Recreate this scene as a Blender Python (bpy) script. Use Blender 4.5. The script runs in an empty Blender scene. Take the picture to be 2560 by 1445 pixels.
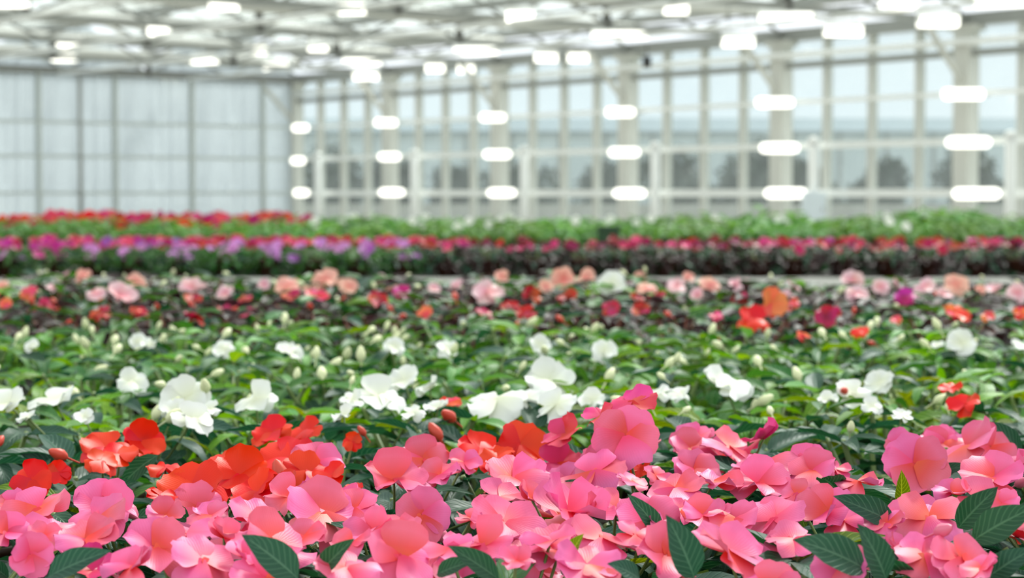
import bpy, bmesh, math, random
from mathutils import Vector, Matrix, Euler, noise
R = random.Random(7)
S = bpy.context.scene
COL = S.collection
D = bpy.data

# ------------------------------------------------------------------ camera, sky, sun, exposure
CAM_Z, F, CX, CY = 1.26, 4900.0, 1280.0, 722.5
PITCH = math.atan((CY - 483.0) / F)
cd = D.cameras.new('camera'); cam = D.objects.new('camera', cd); COL.objects.link(cam)
cam.location = (0, 0, CAM_Z); cam.rotation_euler = (math.pi / 2 - PITCH, 0, 0)
cd.sensor_width = 36.0; cd.lens = 36.0 * F / 2560.0
cd.clip_start = 0.05; cd.clip_end = 600
cd.dof.use_dof = True; cd.dof.focus_distance = 1.60; cd.dof.aperture_fstop = 9.5; cd.dof.aperture_blades = 0
S.camera = cam
W = D.worlds.new('overcast_sky'); S.world = W; W.use_nodes = True
wn, wl = W.node_tree.nodes, W.node_tree.links
bg = wn['Background']; bg.inputs['Strength'].default_value = 0.92
tc = wn.new('ShaderNodeTexCoord'); nz = wn.new('ShaderNodeTexNoise'); rp = wn.new('ShaderNodeValToRGB')
nz.inputs['Scale'].default_value = 2.2; nz.inputs['Detail'].default_value = 4
rp.color_ramp.elements[0].position = 0.3; rp.color_ramp.elements[0].color = (0.80, 0.89, 0.95, 1)
rp.color_ramp.elements[1].position = 0.7; rp.color_ramp.elements[1].color = (1.0, 1.0, 1.0, 1)
wl.new(tc.outputs['Generated'], nz.inputs['Vector']); wl.new(nz.outputs['Fac'], rp.inputs['Fac']); wl.new(rp.outputs['Color'], bg.inputs['Color'])
sd = D.lights.new('sun', 'SUN'); sun = D.objects.new('sun', sd); COL.objects.link(sun)
sd.energy = 5.0; sd.angle = math.radians(16); sd.color = (1.0, 0.97, 0.92)
sun.rotation_euler = (math.radians(-38), math.radians(22), 0)
S.view_settings.view_transform = 'Standard'; S.view_settings.look = 'None'
S.view_settings.gamma = 1.0; S.view_settings.use_curve_mapping = False
S.view_settings.exposure = 0.68
S.cycles.max_bounces = 8; S.cycles.transparent_max_bounces = 24; S.cycles.diffuse_bounces = 3; S.cycles.glossy_bounces = 3
S.cycles.transmission_bounces = 6; S.cycles.caustics_reflective = False; S.cycles.caustics_refractive = False

CAMR = Euler((math.pi / 2 - PITCH, 0, 0)).to_matrix()
def ray(px, py): return CAMR @ Vector(((px - CX) / F, -(py - CY) / F, -1.0))
def at_h(px, py, h):                 # point h metres below the lens on the line of sight through a pixel
    r = ray(px, py); return Vector((0, 0, CAM_Z)) + r * (-h / r.z)
def at_y(px, py, Y):
    r = ray(px, py); return Vector((0, 0, CAM_Z)) + r * (Y / r.y)
def to_px(p):
    q = CAMR.transposed() @ (Vector(p) - Vector((0, 0, CAM_Z)))
    return (CX + F * q.x / -q.z, CY - F * q.y / -q.z)

# ------------------------------------------------------------------ materials
def lin(c): return tuple(((x / 255) / 12.92 if x / 255 <= 0.04045 else ((x / 255 + 0.055) / 1.055) ** 2.4) for x in c) + (1.0,)
def mat(name):
    m = D.materials.new(name); m.use_nodes = True; return m, m.node_tree.nodes, m.node_tree.links
def solid(name, rgb, rough=0.5, metal=0.0, var=0.12, scale=6.0, bump=0.0):
    m, n, l = mat(name); b = n['Principled BSDF']
    b.inputs['Roughness'].default_value = rough; b.inputs['Metallic'].default_value = metal
    t = n.new('ShaderNodeTexNoise'); t.inputs['Scale'].default_value = scale; t.inputs['Detail'].default_value = 5
    g = n.new('ShaderNodeTexCoord'); l.new(g.outputs['Object'], t.inputs['Vector'])
    mx = n.new('ShaderNodeMix'); mx.data_type = 'RGBA'
    c = lin(rgb); mx.inputs[6].default_value = tuple(x * (1 - var) for x in c[:3]) + (1,); mx.inputs[7].default_value = tuple(min(1, x * (1 + var)) for x in c[:3]) + (1,)
    l.new(t.outputs['Fac'], mx.inputs[0]); l.new(mx.outputs[2], b.inputs['Base Color'])
    if bump:
        bp = n.new('ShaderNodeBump'); bp.inputs['Strength'].default_value = bump; l.new(t.outputs['Fac'], bp.inputs['Height']); l.new(bp.outputs['Normal'], b.inputs['Normal'])
    return m
def emis(name, rgb, st):
    m, n, l = mat(name); b = n['Principled BSDF']; b.inputs['Base Color'].default_value = (0.9, 0.9, 0.88, 1)
    b.inputs['Emission Color'].default_value = lin(rgb); b.inputs['Emission Strength'].default_value = st; return m
def glass(name, tint, haze, hazecol, gloss=0.06, streak=0.0):
    m, n, l = mat(name); n.remove(n['Principled BSDF']); out = n['Material Output']
    tr = n.new('ShaderNodeBsdfTransparent'); tr.inputs['Color'].default_value = tint + (1,)
    gl = n.new('ShaderNodeBsdfGlossy'); gl.inputs['Roughness'].default_value = 0.08
    df = n.new('ShaderNodeBsdfDiffuse'); df.inputs['Color'].default_value = lin(hazecol)
    tl = n.new('ShaderNodeBsdfTranslucent'); tl.inputs['Color'].default_value = lin(hazecol)
    a = n.new('ShaderNodeMixShader'); a.inputs[0].default_value = 0.6; l.new(df.outputs[0], a.inputs[1]); l.new(tl.outputs[0], a.inputs[2])
    b = n.new('ShaderNodeMixShader'); l.new(tr.outputs[0], b.inputs[1]); l.new(a.outputs[0], b.inputs[2])
    t = n.new('ShaderNodeTexNoise'); t.inputs['Scale'].default_value = 1.0; t.inputs['Detail'].default_value = 6
    g = n.new('ShaderNodeTexCoord'); mp = n.new('ShaderNodeMapping'); mp.inputs['Scale'].default_value = (6, 6, 0.5) if streak else (1.5, 1.5, 1.5)
    l.new(g.outputs['Object'], mp.inputs['Vector']); l.new(mp.outputs['Vector'], t.inputs['Vector'])
    mr = n.new('ShaderNodeMapRange'); mr.inputs['From Min'].default_value = 0.3; mr.inputs['From Max'].default_value = 0.7
    mr.inputs['To Min'].default_value = max(0, haze * 0.7); mr.inputs['To Max'].default_value = min(1, haze * 1.3)
    l.new(t.outputs['Fac'], mr.inputs['Value']); l.new(mr.outputs[0], b.inputs[0])
    c = n.new('ShaderNodeMixShader'); c.inputs[0].default_value = gloss; l.new(b.outputs[0], c.inputs[1]); l.new(gl.outputs[0], c.inputs[2])
    l.new(c.outputs[0], out.inputs['Surface']); return m
def petal_mat(name, tip, base, transl=0.18, hue=0.03, val=0.14, back=None):
    """thin petal: colour runs from throat to rim along the petal, small change of tone from flower to flower, light shines through"""
    m, n, l = mat(name); n.remove(n['Principled BSDF']); out = n['Material Output']
    uv = n.new('ShaderNodeTexCoord'); sx = n.new('ShaderNodeSeparateXYZ'); l.new(uv.outputs['UV'], sx.inputs[0])
    cr = n.new('ShaderNodeValToRGB'); e = cr.color_ramp.elements
    e[0].position = 0.08; e[0].color = lin(base); e[1].position = 0.75; e[1].color = lin(tip); l.new(sx.outputs['Y'], cr.inputs['Fac'])
    oi = n.new('ShaderNodeObjectInfo'); hs = n.new('ShaderNodeHueSaturation')
    h1 = n.new('ShaderNodeMapRange'); h1.inputs['To Min'].default_value = 0.5 - hue; h1.inputs['To Max'].default_value = 0.5 + hue; l.new(oi.outputs['Random'], h1.inputs['Value'])
    ml = n.new('ShaderNodeMath'); ml.operation = 'MULTIPLY'; ml.inputs[1].default_value = 7.31; l.new(oi.outputs['Random'], ml.inputs[0])
    fr = n.new('ShaderNodeMath'); fr.operation = 'FRACT'; l.new(ml.outputs[0], fr.inputs[0])
    v1 = n.new('ShaderNodeMapRange'); v1.inputs['To Min'].default_value = 1 - val; v1.inputs['To Max'].default_value = 1 + val * 0.5; l.new(fr.outputs[0], v1.inputs['Value'])
    l.new(h1.outputs[0], hs.inputs['Hue']); l.new(v1.outputs[0], hs.inputs['Value']); l.new(cr.outputs[0], hs.inputs['Color'])
    wv = n.new('ShaderNodeTexWave'); wv.inputs['Scale'].default_value = 5.0; wv.inputs['Distortion'].default_value = 3.0; l.new(uv.outputs['UV'], wv.inputs['Vector'])
    bp = n.new('ShaderNodeBump'); bp.inputs['Strength'].default_value = 0.05; bp.inputs['Distance'].default_value = 0.002; l.new(wv.outputs['Fac'], bp.inputs['Height'])
    pb = n.new('ShaderNodeBsdfPrincipled'); pb.inputs['Roughness'].default_value = 0.42; pb.inputs['Specular IOR Level'].default_value = 0.34
    
    tl = n.new('ShaderNodeBsdfTranslucent')
    l.new(hs.outputs[0], pb.inputs['Base Color']); l.new(hs.outputs[0], tl.inputs['Color']); l.new(bp.outputs[0], pb.inputs['Normal'])
    mx = n.new('ShaderNodeMixShader'); mx.inputs[0].default_value = transl; l.new(pb.outputs[0], mx.inputs[1]); l.new(tl.outputs[0], mx.inputs[2])
    l.new(mx.outputs[0], out.inputs['Surface']); return m
def leaf_mat(name, rgb, vein, rough=0.42, transl=0.25, val=0.25):
    m, n, l = mat(name); n.remove(n['Principled BSDF']); out = n['Material Output']
    uv = n.new('ShaderNodeTexCoord'); sx = n.new('ShaderNodeSeparateXYZ'); l.new(uv.outputs['UV'], sx.inputs[0])
    ab = n.new('ShaderNodeMath'); ab.operation = 'ABSOLUTE'
    sb = n.new('ShaderNodeMath'); sb.operation = 'SUBTRACT'; sb.inputs[1].default_value = 0.5; l.new(sx.outputs['X'], sb.inputs[0]); l.new(sb.outputs[0], ab.inputs[0])
    # side veins: stripes of (v - |u|) ; midrib: |u| small
    d1 = n.new('ShaderNodeMath'); d1.operation = 'MULTIPLY_ADD'; d1.inputs[1].default_value = -0.55; l.new(ab.outputs[0], d1.inputs[0]); l.new(sx.outputs['Y'], d1.inputs[2])
    d2 = n.new('ShaderNodeMath'); d2.operation = 'MULTIPLY'; d2.inputs[1].default_value = 58.0; l.new(d1.outputs[0], d2.inputs[0])
    si = n.new('ShaderNodeMath'); si.operation = 'SINE'; l.new(d2.outputs[0], si.inputs[0])
    st = n.new('ShaderNodeMapRange'); st.inputs['From Min'].default_value = 0.55; st.inputs['From Max'].default_value = 1.0; st.inputs['To Max'].default_value = 0.6; l.new(si.outputs[0], st.inputs['Value'])
    mr = n.new('ShaderNodeMapRange'); mr.inputs['From Min'].default_value = 0.015; mr.inputs['From Max'].default_value = 0.05; mr.inputs['To Min'].default_value = 1; mr.inputs['To Max'].default_value = 0; l.new(ab.outputs[0], mr.inputs['Value'])
    mxm = n.new('ShaderNodeMath'); mxm.operation = 'MAXIMUM'; l.new(st.outputs[0], mxm.inputs[0]); l.new(mr.outputs[0], mxm.inputs[1])
    mx = n.new('ShaderNodeMix'); mx.data_type = 'RGBA'; mx.inputs[6].default_value = lin(rgb); mx.inputs[7].default_value = lin(vein); l.new(mxm.outputs[0], mx.inputs[0])
    oi = n.new('ShaderNodeObjectInfo'); hs = n.new('ShaderNodeHueSaturation')
    h1 = n.new('ShaderNodeMapRange'); h1.inputs['To Min'].default_value = 0.475; h1.inputs['To Max'].default_value = 0.515; l.new(oi.outputs['Random'], h1.inputs['Value'])
    ml = n.new('ShaderNodeMath'); ml.operation = 'MULTIPLY'; ml.inputs[1].default_value = 5.77; l.new(oi.outputs['Random'], ml.inputs[0])
    fr = n.new('ShaderNodeMath'); fr.operation = 'FRACT'; l.new(ml.outputs[0], fr.inputs[0])
    v1 = n.new('ShaderNodeMapRange'); v1.inputs['To Min'].default_value = 1 - val; v1.inputs['To Max'].default_value = 1 + val; l.new(fr.outputs[0], v1.inputs['Value'])
    l.new(h1.outputs[0], hs.inputs['Hue']); l.new(v1.outputs[0], hs.inputs['Value']); l.new(mx.outputs[2], hs.inputs['Color'])
    bp = n.new('ShaderNodeBump'); bp.inputs['Strength'].default_value = 0.35; bp.inputs['Distance'].default_value = 0.002; l.new(mxm.outputs[0], bp.inputs['Height'])
    pb = n.new('ShaderNodeBsdfPrincipled'); pb.inputs['Roughness'].default_value = rough; pb.inputs['Specular IOR Level'].default_value = 0.28; l.new(hs.outputs[0], pb.inputs['Base Color']); l.new(bp.outputs[0], pb.inputs['Normal'])
    tl = n.new('ShaderNodeBsdfTranslucent'); hs2 = n.new('ShaderNodeHueSaturation'); hs2.inputs['Hue'].default_value = 0.47; hs2.inputs['Saturation'].default_value = 1.2; hs2.inputs['Value'].default_value = 1.6
    l.new(hs.outputs[0], hs2.inputs['Color']); l.new(hs2.outputs[0], tl.inputs['Color'])
    ms = n.new('ShaderNodeMixShader'); ms.inputs[0].default_value = transl; l.new(pb.outputs[0], ms.inputs[1]); l.new(tl.outputs[0], ms.inputs[2])
    l.new(ms.outputs[0], out.inputs['Surface']); return m

M = {}
M['pink'] = petal_mat('petal_pink', (251, 114, 162), (242, 62, 84), hue=0.02)
M['rose'] = petal_mat('petal_deep_pink', (236, 66, 122), (216, 44, 80))
M['red'] = petal_mat('petal_red', (246, 40, 10), (236, 26, 8), hue=0.006, transl=.2)
M['crimson'] = petal_mat('petal_crimson', (206, 32, 62), (150, 14, 40))
M['wine'] = petal_mat('petal_wine', (150, 24, 58), (110, 12, 40))
M['salmon'] = petal_mat('petal_salmon', (248, 104, 84), (240, 70, 66))
M['white'] = petal_mat('petal_white', (246, 247, 243), (238, 240, 214), hue=0.005, val=0.05)
M['blush'] = petal_mat('petal_blush', (246, 206, 210), (238, 150, 160), hue=0.02, val=0.08)
M['peach'] = petal_mat('petal_peach', (248, 190, 172), (240, 140, 130), hue=0.01, val=0.06)
M['magenta'] = petal_mat('petal_magenta', (206, 30, 142), (170, 16, 110))
M['lilac'] = petal_mat('petal_lilac', (226, 154, 222), (196, 106, 196))
M['violet'] = petal_mat('petal_violet', (176, 96, 190), (140, 60, 150))
M['orange'] = petal_mat('petal_orange', (246, 92, 52), (240, 70, 40))
LM = {}
LM['dark'] = leaf_mat('leaf_dark_green', (38, 76, 58), (76, 112, 90))
LM['green'] = leaf_mat('leaf_mid_green', (48, 104, 44), (110, 150, 84))
LM['bright'] = leaf_mat('leaf_bright_green', (84, 148, 34), (150, 190, 90), transl=0.35)
LM['purple'] = leaf_mat('leaf_purple_green', (48, 34, 32), (84, 60, 58))
LM['olive'] = leaf_mat('leaf_yellow_green', (92, 124, 24), (160, 180, 80), transl=0.35)
LM['fresh'] = leaf_mat('leaf_fresh_green', (98, 154, 80), (150, 188, 124), transl=0.3)
M['bud'] = solid('bud_cream', (236, 238, 190), 0.45); M['budred'] = solid('bud_red', (214, 70, 50), 0.45); M['budpink'] = solid('bud_pink', (226, 110, 140), 0.45)
M['throat'] = solid('throat_dark_red', (170, 40, 60), 0.5)
M['stem'] = solid('stem_green', (112, 132, 72), 0.5); M['redstem'] = solid('stem_reddish', (128, 70, 52), 0.5)
M['pot'] = solid('pot_brown_plastic', (74, 44, 32), 0.45); M['soil'] = solid('peat_soil', (40, 28, 20), 0.95, bump=0.6, scale=80)
M['white_paint'] = solid('white_painted_steel', (246, 247, 244), 0.4, var=0.02); M['steel'] = solid('galvanised_steel', (156, 158, 154), 0.45, 0.2, var=0.10)
M['cream'] = solid('cream_painted_steel', (210, 210, 203), 0.5, var=0.05); M['palegrey'] = solid('pale_grey_steel', (196, 202, 198), 0.5, var=0.06); M['dark_steel'] = solid('dark_steel', (92, 92, 88), 0.5)
M['alu'] = solid('aluminium', (206, 206, 200), 0.4, 0.3, var=0.06); M['concrete'] = solid('concrete', (166, 164, 156), 0.9, var=0.15, bump=0.2)
M['lamp'] = emis('lamp_light', (255, 252, 238), 1.5)
M['fabric'] = solid('screen_fabric', (216, 216, 210), 0.9, var=0.1, scale=14)
M['glass'] = glass('clear_glass', (0.79, 0.83, 0.83), 0.06, (226, 234, 234), 0.03); M['frost'] = glass('whitewashed_glass', (0.9, 0.95, 0.95), 0.93, (208, 215, 219), 0.03, 1)
M['roofglass'] = glass('dusty_roof_glass', (0.92, 0.95, 0.94), 0.26, (222, 225, 222), 0.03)
M['outglass'] = solid('far_grey_glass', (196, 206, 208), 0.5, var=0.1, scale=0.4); M['outroof'] = solid('far_roof_grey', (142, 152, 156), 1.0, var=0.1, scale=0.4); M['outroof'].node_tree.nodes['Principled BSDF'].inputs['Specular IOR Level'].default_value = 0.0
M['ground'] = solid('pale_gravel', (176, 176, 166), 0.95, var=0.15, scale=2)
M['treeleaf'] = solid('tree_leaf_green', (40, 56, 38), 0.7, var=0.25, scale=1.2); M['bark'] = solid('tree_bark', (92, 78, 64), 0.9)
M['mat'] = solid('dark_capillary_mat', (62, 60, 54), 0.95)
M['black'] = solid('black_plastic', (34, 34, 34), 0.5); M['darkgreen'] = solid('dark_green_plastic', (22, 62, 26), 0.5); M['orangep'] = solid('orange_plastic', (232, 150, 84), 0.5)
M['tan'] = solid('terracotta', (186, 158, 128), 0.8); M['paleblue'] = solid('pale_blue_white_enamel', (226, 236, 242), 0.4, var=0.04)

# ------------------------------------------------------------------ mesh helpers
def mesh(name, vs, fs, m, uvs=None, smooth=True):
    me = D.meshes.new(name); me.from_pydata([tuple(v) for v in vs], [], fs)
    if uvs:
        ul = me.uv_layers.new(name='UVMap'); ul.data.foreach_set('uv', [c for lp in me.loops for c in uvs[lp.vertex_index]])
    if smooth: me.polygons.foreach_set('use_smooth', [True] * len(me.polygons))
    if m: me.materials.append(m)
    me.update(); return me
class MB:
    """collects boxes and tubes into one mesh"""
    def __init__(s): s.v, s.f = [], []
    def add(s, vs, fs):
        b = len(s.v); s.v += [Vector(v) for v in vs]; s.f += [tuple(i + b for i in f) for f in fs]; return s
    def box(s, c, sx, sy, sz, ax=None, ay=None, az=None):
        c = Vector(c); X = (ax or Vector((1, 0, 0))) * sx / 2; Y = (ay or Vector((0, 1, 0))) * sy / 2; Z = (az or Vector((0, 0, 1))) * sz / 2
        vs = [c + i * X + j * Y + k * Z for i in (-1, 1) for j in (-1, 1) for k in (-1, 1)]
        return s.add(vs, [(0, 1, 3, 2), (4, 6, 7, 5), (0, 4, 5, 1), (2, 3, 7, 6), (0, 2, 6, 4), (1, 5, 7, 3)])
    def bar(s, a, b, w, h=None):
        a, b = Vector(a), Vector(b); d = (b - a); L = d.length; d.normalize()
        up = Vector((0, 0, 1)) if abs(d.z) < 0.95 else Vector((0, 1, 0))
        x = d.cross(up).normalized(); z = x.cross(d).normalized(); return s.box((a + b) / 2, w, L, h or w, x, d, z)
    def tube(s, pts, r, n=6, r1=None, cap=True):
        pts = [Vector(p) for p in pts]; vs, fs = [], []
        for i, p in enumerate(pts):
            d = (pts[min(i + 1, len(pts) - 1)] - pts[max(i - 1, 0)]).normalized()
            x = d.cross(Vector((0.1, 0.97, 0.2))).normalized(); y = d.cross(x); rr = r + ((r1 if r1 is not None else r) - r) * i / max(1, len(pts) - 1)
            vs += [p + (x * math.cos(2 * math.pi * k / n) + y * math.sin(2 * math.pi * k / n)) * rr for k in range(n)]
            if i: fs += [((i - 1) * n + k, (i - 1) * n + (k + 1) % n, i * n + (k + 1) % n, i * n + k) for k in range(n)]
        if cap: fs += [tuple(range(n))[::-1], tuple((len(pts) - 1) * n + k for k in range(n))]
        return s.add(vs, fs)
    def lathe(s, prof, n=12, c=(0, 0, 0)):
        c = Vector(c); vs, fs = [], []
        for i, (r, z) in enumerate(prof):
            vs += [c + Vector((r * math.cos(2 * math.pi * k / n), r * math.sin(2 * math.pi * k / n), z)) for k in range(n)]
            if i: fs += [((i - 1) * n + k, (i - 1) * n + (k + 1) % n, i * n + (k + 1) % n, i * n + k) for k in range(n)]
        return s.add(vs, fs)
    def me(s, name, m, smooth=False): return mesh(name, s.v, s.f, m, smooth=smooth)
def link(name, me, parent=None, mw=None):
    o = D.objects.new(name, me); COL.objects.link(o)
    if parent is not None: o.parent = parent
    if mw is not None: o.matrix_basis = mw
    return o
def thing(o, label, cat, group=None, kind=None):
    o['label'] = label; o['category'] = cat
    if group: o['group'] = group
    if kind: o['kind'] = kind
    return o
def empty(name, loc):
    o = D.objects.new(name, None); COL.objects.link(o); o.location = loc; o.empty_display_size = 0.05; return o
ONES = 'zeroth first second third fourth fifth sixth seventh eighth ninth tenth eleventh twelfth thirteenth fourteenth fifteenth sixteenth seventeenth eighteenth nineteenth'.split()
def nth(i):
    if i < 20: return ONES[i]
    t = {2: 'twent', 3: 'thirt', 4: 'fort'}[i // 10]
    return t + ('ieth' if i % 10 == 0 else 'y-' + ONES[i % 10])

# ------------------------------------------------------------------ house frame: corner, side wall along U, end wall along V
CORNER = Vector((-5.02, 46.4, 0)); BAY = 4.0
U = Vector((0.6063, -0.7953, 0)); V = Vector((-0.7953, -0.6063, 0)); Z = Vector((0, 0, 1))
def G(u, v, z): return CORNER + U * u + V * v + Z * z        # u metres along the glass side wall from the corner, v metres along the frosted end wall
ZG = 3.86
def struct(name, me, parent=None):
    o = link(name, me, parent)
    if parent is None: o['kind'] = 'structure'
    return o
fl = MB().add([G(-0.2, -0.2, 0), G(60, -0.2, 0), G(60, 40, 0), G(-0.2, 40, 0)], [(0, 1, 2, 3)])
floor = struct('floor', fl.me('floor', M['concrete']))
gr = MB().add([(-300, -60, -0.06), (300, -60, -0.06), (300, 400, -0.06), (-300, 400, -0.06)], [(0, 1, 2, 3)])
struct('ground', gr.me('ground', M['ground']))
# side wall: low plinth, columns, mullions, rails and one pane per field
NB = 7                                                        # bays built from the corner
wr = struct('wall_right', MB().box(G(NB * BAY / 2, 0, 0.3), NB * BAY, 0.14, 0.6, U, V).me('plinth', M['concrete']))
RZ = [1.26, 2.06, 2.80]                                       # heights of the rails
rails = [0.6] + RZ + [ZG]
TOPZ = 3.42
pane_h = [(rails[i], rails[i + 1]) for i in range(4)]
pm = {}
for z0, z1 in pane_h:
    pm[z0] = MB().box((0, 0, 0), 0.94, 0.008, z1 - z0 - 0.06, U, V).me('pane', M['glass'])
colm = MB().box((0, 0, ZG / 2), 0.30, 0.26, ZG, U, V).box((0, 0, ZG - .05), 0.5, 0.3, 0.1, U, V).box((0, 0, 0.66), 0.44, 0.4, 0.06, U, V).me('column', M['cream'])
mulm = MB().box((0, 0, (ZG + 0.6) / 2), 0.085, 0.13, ZG - 0.6, U, V).box(V * 0.09 + Z * (ZG + .6) / 2, 0.04, 0.06, ZG - 0.6, U, V).me('mullion', M['cream'])
for i in range(NB * 4 + 1):
    u = i * 1.0
    if i % 4 == 0: link('column', colm, wr, Matrix.Translation(G(u, 0.10, 0)))
    else: link('mullion', mulm, wr, Matrix.Translation(G(u, 0.0, 0)))
    if i < NB * 4:
        for z0, z1 in pane_h: link('pane', pm[z0], wr, Matrix.Translation(G(u + .5, -0.02, (z0 + z1) / 2)))
for z, w in zip(RZ + [0.63], (0.13, 0.10, 0.07, 0.06)):
    link('rail', MB().bar(G(0, 0.10, z), G(NB * BAY, 0.10, z), 0.07, w).me('rail', M['white_paint']), wr)
link('rail', MB().bar(G(0, 0.12, TOPZ), G(NB * BAY, 0.12, TOPZ), 0.07, .11).me('rail', M['steel']), wr)
link('heating_pipe', MB().tube([G(0.3, 0.3, TOPZ + .16), G(NB * BAY, 0.3, TOPZ + .16)], .05, 8).me('heating_pipe', M['white_paint'], True), wr)
for i in range(NB + 1):
    u = i * BAY
    link('knee_brace', MB().bar(G(u, 0.2, TOPZ - .45), G(u, 1.1, ZG + .03), 0.06, .09).me('knee_brace', M['cream']), wr)
link('eaves_beam', MB().box(G(NB * BAY / 2, 0.02, ZG + 0.08), NB * BAY, 0.22, 0.2, U, V).me('eaves_beam', M['steel']), wr)
# end wall: whitewashed panes
LV = 26.0
wlft = struct('wall_left', MB().box(G(0, LV / 2, 0.3), LV, 0.14, 0.6, V, U).me('plinth', M['concrete']))
lp = {}
for z0, z1 in pane_h: lp[z0] = MB().box((0, 0, 0), 1.93, 0.012, z1 - z0 - 0.05, V, U).me('pane', M['frost'])
lmul = MB().box((0, 0, (ZG + .6) / 2), 0.07, 0.14, ZG - .6, V, U).me('mullion', M['palegrey'])
vv = [0.0, 1.0, 2.85, 4.75, 6.55, 8.4, 10.3, 12.2, 14.1, 16.0, 17.9, 19.8, 21.7, 23.6, 26.0]
for i, v in enumerate(vv): link('mullion', lmul, wlft, Matrix.Translation(G(0.02, v, 0)))
lpm = {}
for i in range(len(vv) - 1):
    w = vv[i + 1] - vv[i]
    for z0, z1 in pane_h:
        link('pane', MB().box((0, 0, 0), w - 0.05, 0.012, z1 - z0 - 0.05, V, U).me('pane', M['frost']), wlft, Matrix.Translation(G(-0.02, (vv[i] + vv[i + 1]) / 2, (z0 + z1) / 2)))
for z in RZ: link('rail', MB().bar(G(0.05, 0, z), G(0.05, LV, z), 0.05, 0.06).me('rail', M['palegrey']), wlft)
link('downpipe', MB().tube([G(0.16, 5.65, 0), G(0.16, 5.65, ZG)], 0.05, 8).me('downpipe', M['steel'], True), wlft)
link('eaves_beam', MB().box(G(0, LV / 2, ZG + 0.06), LV, 0.16, 0.16, V, U).me('eaves_beam', M['dark_steel']), wlft)
for i in range(6):                                            # gable glazing above the beam
    a, b, c = G(-0.02, i * 4, ZG + .14), G(-0.02, i * 4 + 4, ZG + .14), G(-0.02, i * 4 + 2, ZG + 1.5)
    link('gable_pane', MB().add([a, b, c, a + U * .01, b + U * .01, c + U * .01], [(0, 1, 2), (5, 4, 3), (0, 3, 4, 1), (1, 4, 5, 2), (2, 5, 3, 0)]).me('gable_pane', M['frost']), wlft)
# roof: gutters and ridges along U, trusses along V over every column
ceil = struct('ceiling', MB().bar(G(0, 0, ZG + .62), G(11 * BAY, 0, ZG + .62), 0.22, 0.14).me('gutter', M['steel']))
NV = 8
for j in range(1, NV + 1): link('gutter', MB().bar(G(0, j * 4, ZG + .62), G(11 * BAY, j * 4, ZG + .62), 0.2, 0.12).me('gutter', M['steel']), ceil)
for j in range(NV): link('ridge', MB().bar(G(0, j * 4 + 2, ZG + 1.5), G(11 * BAY, j * 4 + 2, ZG + 1.5), 0.08, 0.10).me('ridge', M['alu']), ceil)
def slope_pane(u0, u1, va, za, vb, zb):
    p = [G(u0, va, za), G(u1, va, za), G(u1, vb, zb), G(u0, vb, zb)]; q = [x + Z * 0.008 for x in p]
    return MB().add(p + q, [(0, 3, 2, 1), (4, 5, 6, 7), (0, 1, 5, 4), (1, 2, 6, 5), (2, 3, 7, 6), (3, 0, 4, 7)])
for i in range(11):
    for j in range(NV):
        for va, za, vb, zb in ((j * 4, ZG + .68, j * 4 + 2, ZG + 1.5), (j * 4 + 2, ZG + 1.5, j * 4 + 4, ZG + .68)):
            link('roof_pane', slope_pane(i * 4 + .03, i * 4 + 3.97, va, za, vb, zb).me('roof_pane', M['roofglass']), ceil)
            if i < 6 and j < 4:
                for q in range(4): link('glazing_bar', MB().bar(G(i * 4 + q, va, za + .02), G(i * 4 + q, vb, zb + .02), 0.04, 0.05).me('glazing_bar', M['alu']), ceil)
wb = {}
for k in range(0, 8):
    u = k * 4 + (0.15 if k == 0 else 0)
    b = MB().bar(G(u, 0, ZG + .05), G(u, 20, ZG + .05), 0.09, 0.09).bar(G(u, 0, ZG + .52), G(u, 20, ZG + .52), 0.09, 0.08)
    tr = link('truss', b.me('truss', M['steel']), ceil)
    for q in range(20):
        za, zb = (ZG + .07, ZG + .50) if q % 2 == 0 else (ZG + .50, ZG + .07)
        link('web_bar', MB().bar(G(u, q, za), G(u, q + 1, zb), 0.045).me('web_bar', M['steel']), tr)
    for q in (4, 8, 12, 16): link('gutter_post', MB().box(G(u, q, ZG + .3), 0.1, 0.1, 0.6, U, V).me('gutter_post', M['dark_steel']), tr)
    sb = MB().tube([G(u + .35, 0.3 + t * 1.5, ZG + .42 + .03 * math.sin(t * 2.1)) for t in range(13)], 0.11, 8)
    link('folded_screen', sb.me('folded_screen', M['fabric'], True), ceil)
for j in range(1, 6):
    link('heating_pipe', MB().tube([G(0.3, j * 3.1, ZG - .04), G(28, j * 3.1, ZG - .04)], 0.035, 8).me('heating_pipe', M['white_paint'], True), ceil)
for j in range(0, 5):
    link('screen_cable', MB().tube([G(0.3, j * 3.1 + 1.4, ZG + .3), G(28, j * 3.1 + 1.4, ZG + .3)], 0.02, 6).me('screen_cable', M['dark_steel'], True), ceil)

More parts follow.
